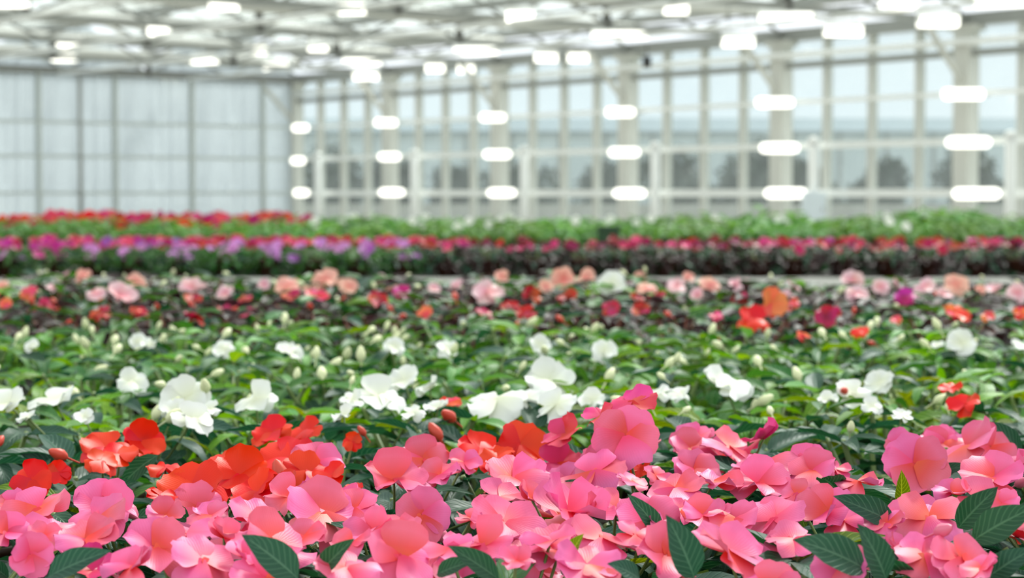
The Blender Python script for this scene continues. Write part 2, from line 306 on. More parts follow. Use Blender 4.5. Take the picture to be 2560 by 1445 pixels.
# ------------------------------------------------------------------ lamps
def lamp_box(L, Wd, H):
    """white luminaire: trough housing, lit diffuser underneath and on the front, two end caps"""
    h = MB().add([(-L / 2, -Wd / 2, 0), (L / 2, -Wd / 2, 0), (L / 2, Wd / 2, 0), (-L / 2, Wd / 2, 0), (-L / 2, -Wd / 4, H), (L / 2, -Wd / 4, H), (L / 2, Wd / 4, H), (-L / 2, Wd / 4, H)],
                 [(0, 4, 5, 1), (1, 5, 6, 2), (2, 6, 7, 3), (3, 7, 4, 0), (4, 7, 6, 5), (0, 1, 2, 3)])
    return h
def pill(L, H, T, n=8):
    """rounded oblong, long axis x, facing -y, thickness T"""
    pts = []
    for sgn in (1, -1):
        for k in range(n + 1):
            a = -math.pi / 2 + math.pi * k / n
            pts.append((sgn * ((L - H) / 2 + math.cos(a) * H / 2), sgn * math.sin(a) * H / 2))
    N = len(pts); m = MB()
    vs = [(x, -T, z) for x, z in pts] + [(x * 1.0, 0, z) for x, z in pts] + [(x * .93, -T * 1.15, z * .8) for x, z in pts]
    fs = [(i, (i + 1) % N, N + (i + 1) % N, N + i) for i in range(N)] + [(2 * N + i, 2 * N + (i + 1) % N, (i + 1) % N, i) for i in range(N)] + [tuple(range(2 * N, 3 * N)), tuple(range(N, 2 * N))[::-1]]
    return m.add(vs, fs)
CW = ['first', 'second', 'third', 'fourth', 'fifth', 'sixth']
lamps = [[(2405, 236, 105), (2418, 356, 112), (2438, 484, 118)], [(1935, 257, 95), (1947, 370, 98), (1962, 483, 104)], [(1550, 281, 74), (1560, 381, 78), (1573, 483, 82)],
         [(1232, 294, 66), (1243, 386, 70), (1254, 482, 72)], [(965, 307, 58), (974, 392, 56), (980, 481, 64)], [(752, 320, 42), (746, 402, 36), (754, 482, 40)]]
facing = Matrix(((0.9998, 0, 0), (0, 1, 0), (0, 0, 1)))
rowname = ['top', 'middle', 'bottom']
for ci, c in enumerate(lamps):
    for ri, (px, py, w) in enumerate(c):
        # on the line of sight, 0.50 m inside the glass of the side wall
        r = ray(px, py); o = Vector((0, 0, CAM_Z)); nrm = Vector((V.x, V.y, 0)); t = (G(0, 0.50, 0) - o).dot(nrm) / r.dot(nrm); p = o + r * t
        d = p.y; L = w / F * d; H = 0.17
        e = empty('wall_lamp', p); e.rotation_euler = (0, 0, 0)
        thing(e, f'glowing white oblong lamp at the {rowname[ri]} rail, {CW[5 - ci]} column from the glasshouse corner', 'lamp', 'oblong lamps along the glass side wall')
        link('diffuser', pill(L, H, 0.05).me('diffuser', M['lamp'], False), e, Matrix.Translation((0, -0.05, 0)))
        link('housing', MB().box((0, -0.02, 0), L * .92, 0.06, H * .8).me('housing', M['white_paint']), e)
        a = -V * 0.44
        link('bracket', MB().bar((-L * .2, 0, 0), Vector((-L * .2, 0, 0)) + a, 0.03).bar((L * .2, 0, 0), Vector((L * .2, 0, 0)) + a, 0.03).me('bracket', M['steel']), e)
up = [(2500, 12, 125, .95, 'outermost of the row'), (1968, 52, 140, .95, ''), (1550, 95, 140, .95, ''), (1190, 133, 110, .95, ''), (905, 160, 95, .95, ''), (695, 172, 70, .95, ''), (512, 156, 62, .95, ''), (425, 208, 46, .95, ''),
      (2108, 85, 95, 1, ''), (1365, 150, 58, 1, ''), (1445, 150, 52, 1, ''), (1088, 176, 48, 1, ''), (1845, 112, 80, 1, ''), (2345, 62, 100, 1, ''), (915, 196, 64, 1, ''), (640, 132, 56, 1, ''), (795, 124, 34, 1, ''), (175, 112, 60, 1, ''),
      (30, 12, 76, 1, ''), (398, 82, 34, 1, ''), (2245, 12, 90, 1, ''), (1300, 48, 70, 1, ''), (1690, 30, 40, 1, ''), (160, 150, 60, 1, ''), (1165, 178, 36, 1, ''), (560, 20, 70, 1, ''), (880, 30, 70, 1, '')]
up = sorted(up, key=lambda q: q[0])
for i, (px, py, w, s, _) in enumerate(up):
    hh = 2.62 if s == 1 else 2.66
    p = at_h(px, py, -hh)
    rel = p - CORNER; uu, v_ = rel.dot(U), rel.dot(V)
    if uu < 0.5 or v_ < 0.35:                                   # keep it inside the house
        p = at_y(px, py, p.y - 2.6); rel = p - CORNER; uu, v_ = rel.dot(U), rel.dot(V)
    L = max(0.35, w / F * p.y)
    e = empty('grow_lamp', p)
    thing(e, f'white hanging grow lamp under the roof trusses, {nth(i + 1)} counting from the frosted wall', 'lamp', 'grow lamps under the roof')
    ang = math.atan2(U.y, U.x) if s != 1 else 0.0
    rot = Matrix.Rotation(0.35 * ang, 4, 'Z')
    link('housing', lamp_box(L, .26, .16).me('housing', M['white_paint']), e, rot @ Matrix.Translation((0, 0, .03)))
    link('diffuser', MB().box((0, 0, 0), L * .96, .25, .05).box((0, -.10, .04), L * .94, .06, .13).me('diffuser', M['lamp']), e, rot)
    zt = ZG + .5 - p.z
    link('hanger', MB().bar((-L * .3, 0, .15), (-L * .3, 0, zt), .012).bar((L * .3, 0, .15), (L * .3, 0, zt), .012).me('hanger', M['steel']), e, rot)
# white posts in front of the side wall
for i, (px, k) in enumerate(((795, 4.8), (1036, 3.8), (1311, 2.8), (1638, 1.8), (2033, .8), (2526, -.2))):
    r = ray(px, 483); t = (G(0, 0.36, 0) - Vector((0, 0, CAM_Z))).dot(V) / r.dot(V); p = r * t; p.z = 0; e = empty('white_post', p)
    thing(e, f'white painted post in front of the glass side wall, {nth(i + 1)} from the corner', 'post', 'white posts along the glass side wall')
    link('shaft', MB().tube([(0, 0, 0), (0, 0, 2.12)], 0.085, 12).me('shaft', M['white_paint'], True), e)
    link('cap', MB().lathe([(0, 2.2), (.06, 2.19), (.1, 2.15), (.1, 2.1)], 12).me('cap', M['white_paint'], True), e)
    link('foot_plate', MB().box((0, 0, .015), .3, .3, .03).me('foot_plate', M['steel']), e)
    if abs(k - .8) < .01:
        q = empty('control_cabinet', p + Vector((-.02, -.2, 1.0)))
        thing(q, 'pale blue-white control cabinet fixed to a white post', 'cabinet')
        link('body', MB().box((0, 0, 0), .38, .2, .55).me('body', M['paleblue']), q); link('door', MB().box((0, -.11, 0), .34, .02, .5).me('door', M['paleblue']), q)
        link('latch', MB().box((.13, -.125, 0), .02, .02, .07).me('latch', M['steel']), q)
p = at_y(1617, 155, 35.5); e = empty('hanging_sensor_box', p)
thing(e, 'small black sensor box hanging under the roof by the glass wall', 'sensor')
link('body', MB().box((0, 0, 0), .15, .12, .2).me('body', M['black']), e); link('cable', MB().tube([(0, 0, .1), (0, 0, ZG + .1 - p.z)], .01, 6).me('cable', M['black']), e)

# ------------------------------------------------------------------ outside
def clump(name, n, seed, rx, rz, m, leaf=.16):
    rr = random.Random(seed); vs, fs = [], []
    blobs = [(Vector((rr.uniform(-.5, .5) * rx, rr.uniform(-.5, .5) * rx, rz * rr.uniform(.35, .85))), rr.uniform(.45, .75)) for _ in range(7)]
    for _ in range(n):
        c, s = rr.choice(blobs); d = Vector((rr.gauss(0, 1), rr.gauss(0, 1), rr.gauss(0, 1))).normalized() * rr.uniform(.6, 1)
        q = c + Vector((d.x * rx * s, d.y * rx * s, d.z * rz * .5 * s)); q.z = max(q.z, .02)
        a = Vector((rr.gauss(0, 1), rr.gauss(0, 1), rr.gauss(0, 1))).normalized(); b_ = a.cross(d).normalized(); b0 = len(vs)
        vs += [q - a * leaf, q + b_ * leaf * .45, q + a * leaf, q - b_ * leaf * .45]; fs.append((b0, b0 + 1, b0 + 2, b0 + 3))
    return mesh(name, vs, fs, m, smooth=False)
crowns = [clump('crown', 1500, 40 + i, 1.38, 2.5, M['treeleaf']) for i in range(3)]
for i in range(11):
    px = 800 + i * 178 + R.uniform(-15, 15); Y = 66 + R.uniform(-3, 3); p = at_y(px, 483, Y)
    e = empty('outdoor_shrub', (p.x, Y, -.06)); sc = R.uniform(.85, 1.1)
    thing(e, f'dull green shrub outside the glass side wall, {nth(i + 1)} counting from the corner', 'shrub', 'shrubs outside the glass')
    link('crown', crowns[i % 3], e, Matrix.Scale(sc, 4) @ Matrix.Rotation(i * 1.3, 4, 'Z') @ Matrix.Translation((0, 0, .15)))['kind'] = 'stuff'
    link('trunk', MB().tube([(0, 0, 0), (.05, 0, .6), (0, .05, 1.3)], .07, 6, .04).me('trunk', M['bark']), e)
nb = empty('neighbouring_greenhouse', (0, 84, -.06)); thing(nb, 'pale grey neighbouring greenhouse far behind the glass side wall', 'building')
x0, x1 = -12, 34
link('wall', MB().box(((x0 + x1) / 2, 0, 2.0), x1 - x0, .2, 4.0).me('wall', M['outglass']), nb)
link('plinth', MB().box(((x0 + x1) / 2, -.1, .4), x1 - x0, .3, .8).me('plinth', M['concrete']), nb)
for i in range(24): link('mullion', MB().box((x0 + i * 2, -.12, 2), .12, .1, 4).me('mullion', M['steel']), nb)
link('roof', MB().add([(x0, -.4, 3.95), (x1, -.4, 3.95), (x1, 6, 4.75), (x0, 6, 4.75), (x1, 12, 3.95), (x0, 12, 3.95), (x0, -.4, 3.85), (x1, -.4, 3.85)], [(0, 1, 2, 3), (3, 2, 4, 5), (6, 7, 1, 0)]).me('roof', M['outroof']), nb)
lw = MB().box((10, 55, .45), 44, .25, 1.02)
ow = link('outdoor_wall', lw.me('outdoor_wall', M['concrete'])); ow['kind'] = 'structure'

# ------------------------------------------------------------------ plant parts
def petal_mesh(name, L, Wd, cup, curl, notch, wave, seed, nu=7, nv=6):
    rr = random.Random(seed); ph = rr.uniform(0, 6.28); vs, uv, fs = [], [], []
    for i in range(nu + 1):
        u = i / nu; w = Wd / 2 * (0.16 + 0.84 * math.sin(math.pi / 2 * min(u / .72, 1)))
        for j in range(nv + 1):
            s = 2 * j / nv - 1
            y = L * (u - .30 * s * s * u * u) - notch * L * math.exp(-(s / .3) ** 2) * u ** 4
            z = cup * L * u * u + curl * Wd * s * s * u + wave * L * u * u * math.sin(3.2 * s + ph) + wave * .5 * L * u ** 3 * math.sin(7 * s + 2 * ph)
            x = s * w * (1 - .12 * max(0, u - .75) / .25 * abs(s))
            vs.append((x, y, z)); uv.append(((s + 1) / 2, u))
    for i in range(nu):
        for j in range(nv):
            a = i * (nv + 1) + j; fs.append((a, a + 1, a + nv + 2, a + nv + 1))
    return vs, fs, uv
# unit flower (diameter about 1): standard, two wings, two lower petals, three variants of each
PET = {}
for var in range(6):
    PET['standard', var] = petal_mesh('p', .50, .62, R.uniform(.0, .3), R.uniform(-.1, .22), .11, R.uniform(.05, .12), var)
    PET['wing', var] = petal_mesh('p', .50, .56, R.uniform(-.15, .28), R.uniform(-.22, .2), .10, R.uniform(.05, .13), 10 + var)
    PET['lower', var] = petal_mesh('p', .54, .58, R.uniform(-.28, .2), R.uniform(-.22, .18), .14, R.uniform(.06, .14), 20 + var)
PM = {}
def petal(colour, kind, var):
    key = (colour, kind, var)
    if key not in PM: vs, fs, uv = PET[kind, var]; PM[key] = mesh('petal', vs, fs, M[colour], uv)
    return PM[key]
def leaf_geo(L, Wd, arch, fold, seed, nu=8, nv=4):
    rr = random.Random(seed); ph = rr.uniform(0, 6); vs, uv, fs = [], [], []
    for i in range(nu + 1):
        u = i / nu; w = Wd / 2 * (0.05 + (math.sin(math.pi * min(1, u * 1.0) ** .85)) ** .9) * (1 - .25 * u) if u < 1 else 0.001
        ang = arch * u; y = L * (math.sin(ang) / arch if arch else u); zc = -L * ((1 - math.cos(ang)) / arch if arch else 0)
        for j in range(nv + 1):
            s = 2 * j / nv - 1
            vs.append((s * w, y, zc + fold * abs(s) * w + .012 * L * math.sin(u * 17 + ph + (3 if s < 0 else 0)) * abs(s))); uv.append(((s + 1) / 2, u))
    for i in range(nu):
        for j in range(nv): a = i * (nv + 1) + j; fs.append((a, a + 1, a + nv + 2, a + nv + 1))
    return vs, fs, uv
LEAF = [leaf_geo(1, .36, .7, .45, 1), leaf_geo(1, .34, 1.1, .35, 2), leaf_geo(1, .40, .3, .5, 3), leaf_geo(1, .32, 1.5, .3, 4), leaf_geo(1, .52, .5, .3, 5)]
LMESH = {(k, i): mesh('leaf', *LEAF[i][:2], LM[k], LEAF[i][2]) for k in LM for i in range(5)}
def basis(n, spin=0.0):
    """rotation that takes +Z to n; the flower's upper petal points up"""
    n = n.normalized(); up_ = Vector((0, 0, 1)); y = (up_ - n * n.dot(up_))
    y = y.normalized() if y.length > .05 else Vector((0, 1, 0)); x = y.cross(n)
    return Matrix((x, y, n)).transposed().to_4x4() @ Matrix.Rotation(spin, 4, 'Z')
POT = MB().lathe([(.028, 0), (.040, 0), (.052, .082), (.055, .082), (.055, .092), (.050, .092), (.049, .080)], 12).me('pot', M['pot'], True)
SOIL = MB().lathe([(.0491, .079), (.03, .082), (.001, .083)], 12).me('soil', M['soil'], True)
BENCH_Z = 0.78
BUD = {}
for k, mm in (('bud', 'bud'), ('budred', 'budred'), ('budpink', 'budpink')):
    b = MB().lathe([(.0005, .024), (.004, .021), (.0075, .012), (.0078, .006), (.005, .0), (.0015, -.003), (.001, -.02)], 7)
    BUD[k] = b.me('bud', M[mm], True)
def calyx_mesh(v):
    """pedicel from the flower's back (origin) along v, with a small throat at the top"""
    v = Vector(v); pts = [Vector((0, 0, 0)), v * .35 + Vector((0, 0, -.004)), v * .7 + Vector((0, 0, -.006)), v]
    return MB().tube(pts, .0011, 4, .0014).me('flower', M['stem'], True)
THROAT = MB().lathe([(.001, .035), (.016, .03), (.02, .015), (.012, -.01), (.001, -.02)], 6).me('throat', M['throat'], True)
class Plant:
    def __init__(s, x, y, colour, leafk, h, rows, name='impatiens_plant'):
        s.x, s.y, s.colour, s.leafk, s.h, s.row = x, y, colour, leafk, h, rows; s.fl = []; s.bud = 0; s.hl = []
        s.name = name
def add_flower(e, origin, p, n, size, colour, spin, simple=False, rr=R):
    """p: flower centre in world space"""
    lp_ = p - origin; stem_v = Vector((-lp_.x * .55, -lp_.y * .55, -.055))
    B = basis(n, spin)
    if simple:
        link('flower', FLAT[colour, rr.randrange(4)], e, Matrix.Translation(lp_) @ B @ Matrix.Scale(size, 4)); return
    f = link('flower', calyx_mesh(stem_v), e, Matrix.Translation(lp_))
    cup = rr.uniform(-.15, .32)
    for q, (kind, ang) in enumerate((('standard', 0), ('wing', 75), ('wing', -75), ('lower', 142), ('lower', -142))):
        m = B @ Matrix.Scale(size, 4) @ Matrix.Rotation(math.radians(ang + rr.uniform(-13, 13)), 4, 'Z') @ Matrix.Translation((0, 0, .012 * q)) @ Matrix.Rotation(cup + rr.uniform(-.35, .35), 4, 'X')
        if q > 2: m = m @ Matrix.Rotation(rr.uniform(-.3, .3), 4, 'Y')
        link('petal', petal(colour, kind, rr.randrange(6)), f, m)
    link('throat', THROAT, f, B @ Matrix.Scale(size, 4))
FLAT = {}
for c in M:
    if not M[c].name.startswith('petal_'): continue
    for v in range(4):
        vs, fs, uv = [], [], []
        for q, (kind, ang) in enumerate((('standard', 0), ('wing', 75), ('wing', -75), ('lower', 142), ('lower', -142))):
            a, b, c_ = petal_mesh('p', .5, .6, R.uniform(-.05, .15), R.uniform(-.1, .1), .06, .06, v * 9 + q, 4, 4)
            mm = Matrix.Rotation(math.radians(ang), 4, 'Z') @ Matrix.Translation((0, 0, .012 * q)) @ Matrix.Rotation(R.uniform(0, .4), 4, 'X'); k = len(vs)
            vs += [mm @ Vector(x) for x in a]; fs += [tuple(i + k for i in f) for f in b]; uv += c_
        FLAT[c, v] = mesh('flower', vs, fs, M[c], uv)
def stem_mesh(seed, hgt, spread, n=6):
    rr = random.Random(seed); m = MB(); tips = []
    for i in range(n):
        a = 2 * math.pi * i / n + rr.uniform(-.4, .4); r = spread * (rr.uniform(.55, 1) if i else .15); t = Vector((math.cos(a) * r, math.sin(a) * r, hgt * rr.uniform(.82, 1.02)))
        m.tube([(math.cos(a) * .008, math.sin(a) * .008, .08), (t.x * .45, t.y * .45, hgt * .6), t], .0042, 5, .003); tips.append(t)
    return m, tips
STEMS = [stem_mesh(i, .185, .10) for i in range(6)]
STEM_ME = {(i, k): STEMS[i][0].me('stem', M[k], True) for i in range(6) for k in ('stem', 'redstem')}

# ------------------------------------------------------------------ near bench: every plant, flower and large leaf
def zone(px, py):
    """what grows where on the near bench: bloom colour and leaf tone"""
    if py > 1235 - max(0, px - 500) * .115: return 'pink', 'dark'
    if py > 1045:
        if px < 930 or 1090 < px < 1360: return 'red', 'dark'
        return ('pink' if px > 1350 and py > 1090 else 'none'), 'dark'
    if py > 795: return 'white', 'green'
    if py > 745: return 'salmon' if px > 1750 else 'crimson', 'purple' if (px < 1000 or R.random() < .7) else 'green'
    return 'blush', 'purple' if R.random() < .8 else 'green'
plants = []; ROWS = []
y = 1.40; r_ = 0
while y < 5.9:
    half = .2613 * y + .36; n = max(4, round(2 * half / .205)); row = []
    for i in range(n):
        x = -half + 2 * half * (i + .5) / n + R.uniform(-.025, .025); yy = y + R.uniform(-.03, .03)
        px, py = to_px((x, yy, CAM_Z - .26)); c, lk = zone(px, py)
        if r_ == 0: c, lk = 'pink', 'dark'
        p = Plant(x, yy, c, lk, .0, r_); plants.append(p); row.append(p)
    ROWS.append(row); y += .195; r_ += 1
# blooms read off the photograph: (x, y, width, colour, tilt) with tilt 0 = facing the sky, 1 = facing the lens
PK = [(95,1275,155,.55),(18,1335,110,.5),(75,1388,120,.95),(245,1300,155,.5),(215,1352,150,.45),(385,1370,160,.8),(412,1292,95,.5),(292,1252,80,.4),(525,1292,100,.3),(505,1402,165,.7),
      (640,1300,150,.5),(732,1243,125,.35),(690,1362,185,.6),(805,1288,200,.6),(470,1338,150,.5),(985,1205,160,.65),(1098,1192,110,.5),(1160,1158,80,.8),(1285,1200,160,.5),(1250,1245,120,.5),
      (1055,1290,150,.9),(885,1275,130,.5),(1180,1300,80,.5),(1262,1312,185,.55),(1422,1285,200,.6),(1540,1272,130,.6),(1375,1358,130,.4),(1505,1350,160,.45),(1590,1340,110,.3),(1205,1365,160,.45),
      (1000,1395,175,.8),(868,1425,160,.6),(1125,1378,130,.5),(1468,1418,165,.55),(1485,1182,155,.45),(1578,1205,80,.5),(1690,1225,135,.5),(1782,1210,130,.45),
      (1735,1098,105,.6),(1822,1120,135,.35),(1905,1168,160,.4),(1900,1210,140,.5),(2032,1180,125,.7),(2145,1205,110,.35),(2255,1112,90,.85),(2287,1163,170,.85),(2420,1120,165,.35),(2480,1200,160,.45),
      (1760,1292,115,.5),(1840,1300,120,.6),(1935,1300,160,.6),(2070,1282,140,.4),(1820,1382,195,.6),(1985,1352,140,.6),(2105,1420,150,.85),(2325,1298,170,.6),(2310,1390,140,.7),(2402,1398,150,.6),(2215,1312,100,.4),
      (2505,1262,90,.5),(330,1420,130,.5),(150,1330,120,.5),(560,1345,110,.4),(930,1330,130,.5),(760,1345,110,.5),(1330,1250,100,.4),(1000,1330,110,.5),(1660,1320,90,.4),(30,1260,80,.5),
      (2540,1165,90,.4),(1640,1190,70,.5),(1990,1235,80,.5),(2380,1235,90,.5),(2090,1175,70,.5),(880,1360,110,.5),(110,1345,90,.6),(2240,1370,80,.5),(2450,1425,100,.5),(610,1395,110,.5),(1290,1405,90,.4),(1700,1280,90,.4)]
HERO = [(a, b, w, 'pink', t, .25) for a, b, w, t in PK]
HERO += [(1565, 1092, 170, 'pink', .95, .222), (1580, 1006, 120, 'rose', .55, .195), (1500, 1042, 80, 'rose', .3, .207), (1412, 1088, 105, 'rose', .4, .235), (1910, 1098, 105, 'rose', .2, .24),
         (560, 1425, 150, 'rose', .15, .262), (240, 1428, 130, 'rose', .2, .265), (2535, 1345, 120, 'crimson', .3, .255), (1500, 1250, 80, 'rose', .3, .262)]
HERO += [(a, b, w, 'red', t, .255) for a, b, w, t in [(262,1122,130,.5),(352,1106,120,.9),(300,1140,110,.3),(412,1172,90,.7),(600,1192,160,.8),(682,1085,105,.7),(765,1078,90,.6),(722,1150,160,.8),(765,1182,130,.8),(480,1225,175,.8),(645,1235,140,.6),
         (80,1202,110,.9),(146,1182,65,.9),(1200,1125,120,.7),(1300,1115,140,.85),(1150,1152,90,.4),(882,1105,52,.9),(1600,1172,60,.6),(885,1222,50,.5),(400,1240,80,.5),(255,1155,90,.4),(560,1150,80,.6),(700,1215,110,.7),(1240,1150,100,.7),(830,1190,90,.7)]]
HERO += [(1125, 1008, 60, 'orange', .7, .25), (2412, 1012, 82, 'red', .6, .255), (2375, 972, 62, 'red', .6, .25), (1210,1105,60,'orange',.5,.25)]
HERO += [(a, b, w, 'white', t, .25) for a, b, w, t in [(465,1000,130,.95),(640,1000,100,.8),(330,955,72,.8),(135,1000,115,.4),(20,1012,100,.6),(210,1042,48,.8),(1010,955,90,.75),(950,992,120,.55),(880,1002,60,.6),(1075,972,66,.5),
         (1032,1032,58,.7),(1095,1022,62,.6),(1240,1002,150,.7),(1375,955,120,.8),(1392,1012,100,.8),(1310,1000,90,.7),(1480,1002,64,.6),(1815,966,122,.42),(2200,957,75,.8),(2132,985,90,.6),(2180,1016,52,.6),(2402,860,72,.8),(1510,877,66,.9),(1350,862,52,.8),
         (1115,872,54,.7),(985,868,52,.7),(722,880,64,.7),(560,872,60,.9),(345,852,42,.7),(378,862,42,.6),(80,866,38,.6),(2345,862,30,.6),(2548,862,40,.6),(1640,985,70,.4),(1700,985,60,.4),(2255,1040,50,.4),(1520,1030,60,.5),(70,1045,50,.4),(480,1050,100,.5),(860,1040,60,.5),(2070,1000,50,.5),(435,1030,70,.6),(520,1025,60,.5)]]
HERO += [(1930,757,78,'salmon',.98,.225),(1885,800,88,'red',.6,.255),(2150,828,46,'red',.6,.25),(2392,786,66,'orange',.7,.25),(2470,792,36,'salmon',.7,.25),(2552,782,40,'orange',.7,.25),(2005,846,44,'salmon',.5,.26),(1062,780,40,'salmon',.7,.25),(2085,785,40,'crimson',.6,.25),
         (240,742,36,'salmon',.6,.26),(480,752,52,'crimson',.6,.26),(790,745,58,'rose',.6,.26),(1005,732,48,'magenta',.7,.25),(1325,742,55,'crimson',.6,.26),(1420,748,58,'crimson',.5,.26),(2262,742,56,'magenta',.7,.25),(1848,745,44,'crimson',.6,.26),(1985,758,30,'salmon',.6,.26),(620,785,40,'crimson',.5,.26),
         (1590,750,40,'crimson',.5,.26),(1790,790,34,'rose',.5,.26),(130,775,36,'crimson',.5,.26),(1310,790,34,'crimson',.5,.26),(2240,800,30,'salmon',.5,.26),(1650,742,36,'crimson',.5,.26)]
HERO += [(a, b, w, c, .75, .243) for a, b, w, c in [(300,742,84,'blush'),(242,735,50,'blush'),(718,716,66,'peach'),(815,702,70,'peach'),(872,718,48,'peach'),(475,717,60,'blush'),(1220,730,80,'blush'),(1255,692,40,'peach'),(1410,702,90,'peach'),(1466,696,54,'peach'),
         (1528,710,76,'white'),(1600,697,38,'peach'),(1618,722,54,'peach'),(1690,717,50,'blush'),(1772,712,56,'peach'),(2130,702,60,'blush'),(2142,737,62,'blush'),(2202,717,46,'blush'),(2312,716,56,'blush'),(2390,712,66,'peach'),(2542,735,56,'blush'),(210,692,44,'peach'),(72,732,46,'salmon'),
         (5,715,36,'peach'),(340,705,50,'peach'),(1085,722,34,'blush'),(1745,738,40,'blush'),(660,712,34,'blush'),(950,700,36,'blush'),(1365,715,40,'peach'),(1840,712,40,'blush'),(2450,725,30,'peach'),(15,760,36,'salmon'),(130,720,30,'blush'),(1720,695,34,'peach')]]
def end_place(i, n): return f'{nth(i + 1)} at its frosted-wall end' if i < n / 2 else f'{nth(n - i)} at its glass-wall end'
def in_view(x, y, r): return abs(to_px((x, y, 1.0))[0] - CX) < CX + r / y * F * .75
def near_plant(p, colour, maxd=.22):
    best, bd = None, 9
    for q in plants:
        d = math.hypot(q.x - p.x, (q.y - p.y) - .03)
        if q.colour != colour: d += .10
        if d < bd: best, bd = q, d
    return best
for px, py, w, c, tilt, h in HERO:
    p = at_h(px, py, h); q = near_plant(p, c)
    if not q.fl and q.colour != c and math.hypot(q.x - p.x, q.y - p.y) < .14: q.colour = c
    size = w / F * p.y * (1.16 if c in ('pink', 'rose', 'white') and tilt < .85 else 1.06)
    if p.y > 3: size = min(size, .085)
    tow = Vector((-p.x * .5, -p.y, 0)).normalized()
    ang_ = tilt * (1.02 if p.y > 3.2 else .80) if tilt < .85 else tilt * 1.15
    n = Vector((R.uniform(-.5, .5), R.uniform(-.15, .15), 0)) + tow * math.sin(ang_) + Z * math.cos(ang_)
    q.fl.append((p, n, size, c))
for q in plants:                                               # the blooms that no one reads one by one
    px, py = to_px((q.x, q.y, CAM_Z - .26))
    k = {'pink': R.choice((2, 3, 3)) if q.row < 4 else 1, 'red': 0, 'white': 0, 'none': 0}.get(q.colour, R.choice((0, 0, 0, 1)))
    for _ in range(k):
        a = R.uniform(0, 6.28); rr = R.uniform(.02, .1); c = q.colour
        p = Vector((q.x + math.cos(a) * rr, q.y + math.sin(a) * rr, CAM_Z - R.uniform(.252, .272)))
        q.fl.append((p, Vector((R.uniform(-.6, .6), R.uniform(-.9, .1), R.uniform(.5, 1))), R.uniform(.045, .06), c))
    q.bud = {'white': R.choice((1, 1, 2, 3)), 'pink': 1, 'red': 1}.get(q.colour, R.choice((0, 1)))
HL = [((745,1448),(632,1338),1.27,.36,'dark',4),((120,1442),(252,1372),1.28,.3,'dark',2),((1600,1450),(1545,1402),1.28,.4,'dark',4),((1735,1445),(1692,1306),1.28,.4,'dark',4),((2165,1425),(2022,1335),1.29,.4,'dark',4),((2215,1450),(2176,1325),1.28,.4,'dark',4),
      ((2430,1352),(2570,1262),1.36,.3,'dark',4),((2395,1320),(2478,1225),1.42,.3,'dark',4),((1652,1335),(1596,1245),1.46,.2,'dark',0),((2235,1308),(2105,1238),1.48,.2,'dark',2),((2252,1262),(2258,1188),1.68,.3,'olive',2),((1425,1392),(1446,1342),1.33,.3,'olive',2),
      ((1245,1448),(1140,1366),1.29,.3,'dark',2),((1092,1436),(1172,1398),1.3,.3,'dark',2),((395,1138),(268,1212),1.92,.2,'dark',1),((795,1438),(866,1352),1.3,.3,'dark',2),((1795,1335),(1868,1278),1.6,.2,'dark',2),((2470,1442),(2565,1372),1.3,.3,'dark',4),((2555,1130),(2482,1052),2.0,.4,'dark',2),
      ((2390,1105),(2470,1062),2.1,.3,'dark',2),((180,1200),(60,1130),2.0,.3,'dark',2),((20,1445),(-40,1395),1.4,.3,'dark',2),((330,1298),(420,1268),1.62,.3,'dark',1),((1000,1350),(960,1330),1.5,.3,'olive',2),((2345,1180),(2420,1152),1.8,.3,'dark',1),((2040,1290),(2010,1240),1.62,.3,'olive',2),((1560,1110),(1490,1130),2.0,.4,'dark',2),
      ((470,1302),(415,1255),1.62,.2,'dark',2),((250,1240),(330,1200),1.85,.3,'dark',2),((1380,1240),(1440,1190),1.75,.3,'dark',1),((1020,1340),(950,1352),1.5,.25,'green',2)]
for a, b, d, t, k, i in HL:
    pa, pb = at_y(*a, d), at_y(*b, d - .02); q = near_plant(pa, 'pink'); q.hl.append((pa, pb, t, k, i))
TONE = {'pink': 'pink', 'rose': 'deep pink', 'red': 'bright red', 'white': 'white', 'none': 'dark green', 'salmon': 'salmon', 'crimson': 'crimson', 'wine': 'wine red', 'orange': 'orange-red', 'blush': 'pale blush', 'peach': 'peach pink', 'magenta': 'magenta', 'lilac': 'lilac', 'violet': 'violet'}
BUDS = {'white': 'bud', 'none': 'bud', 'blush': 'bud', 'peach': 'bud', 'pink': 'budpink', 'rose': 'budpink', 'red': 'budred'}
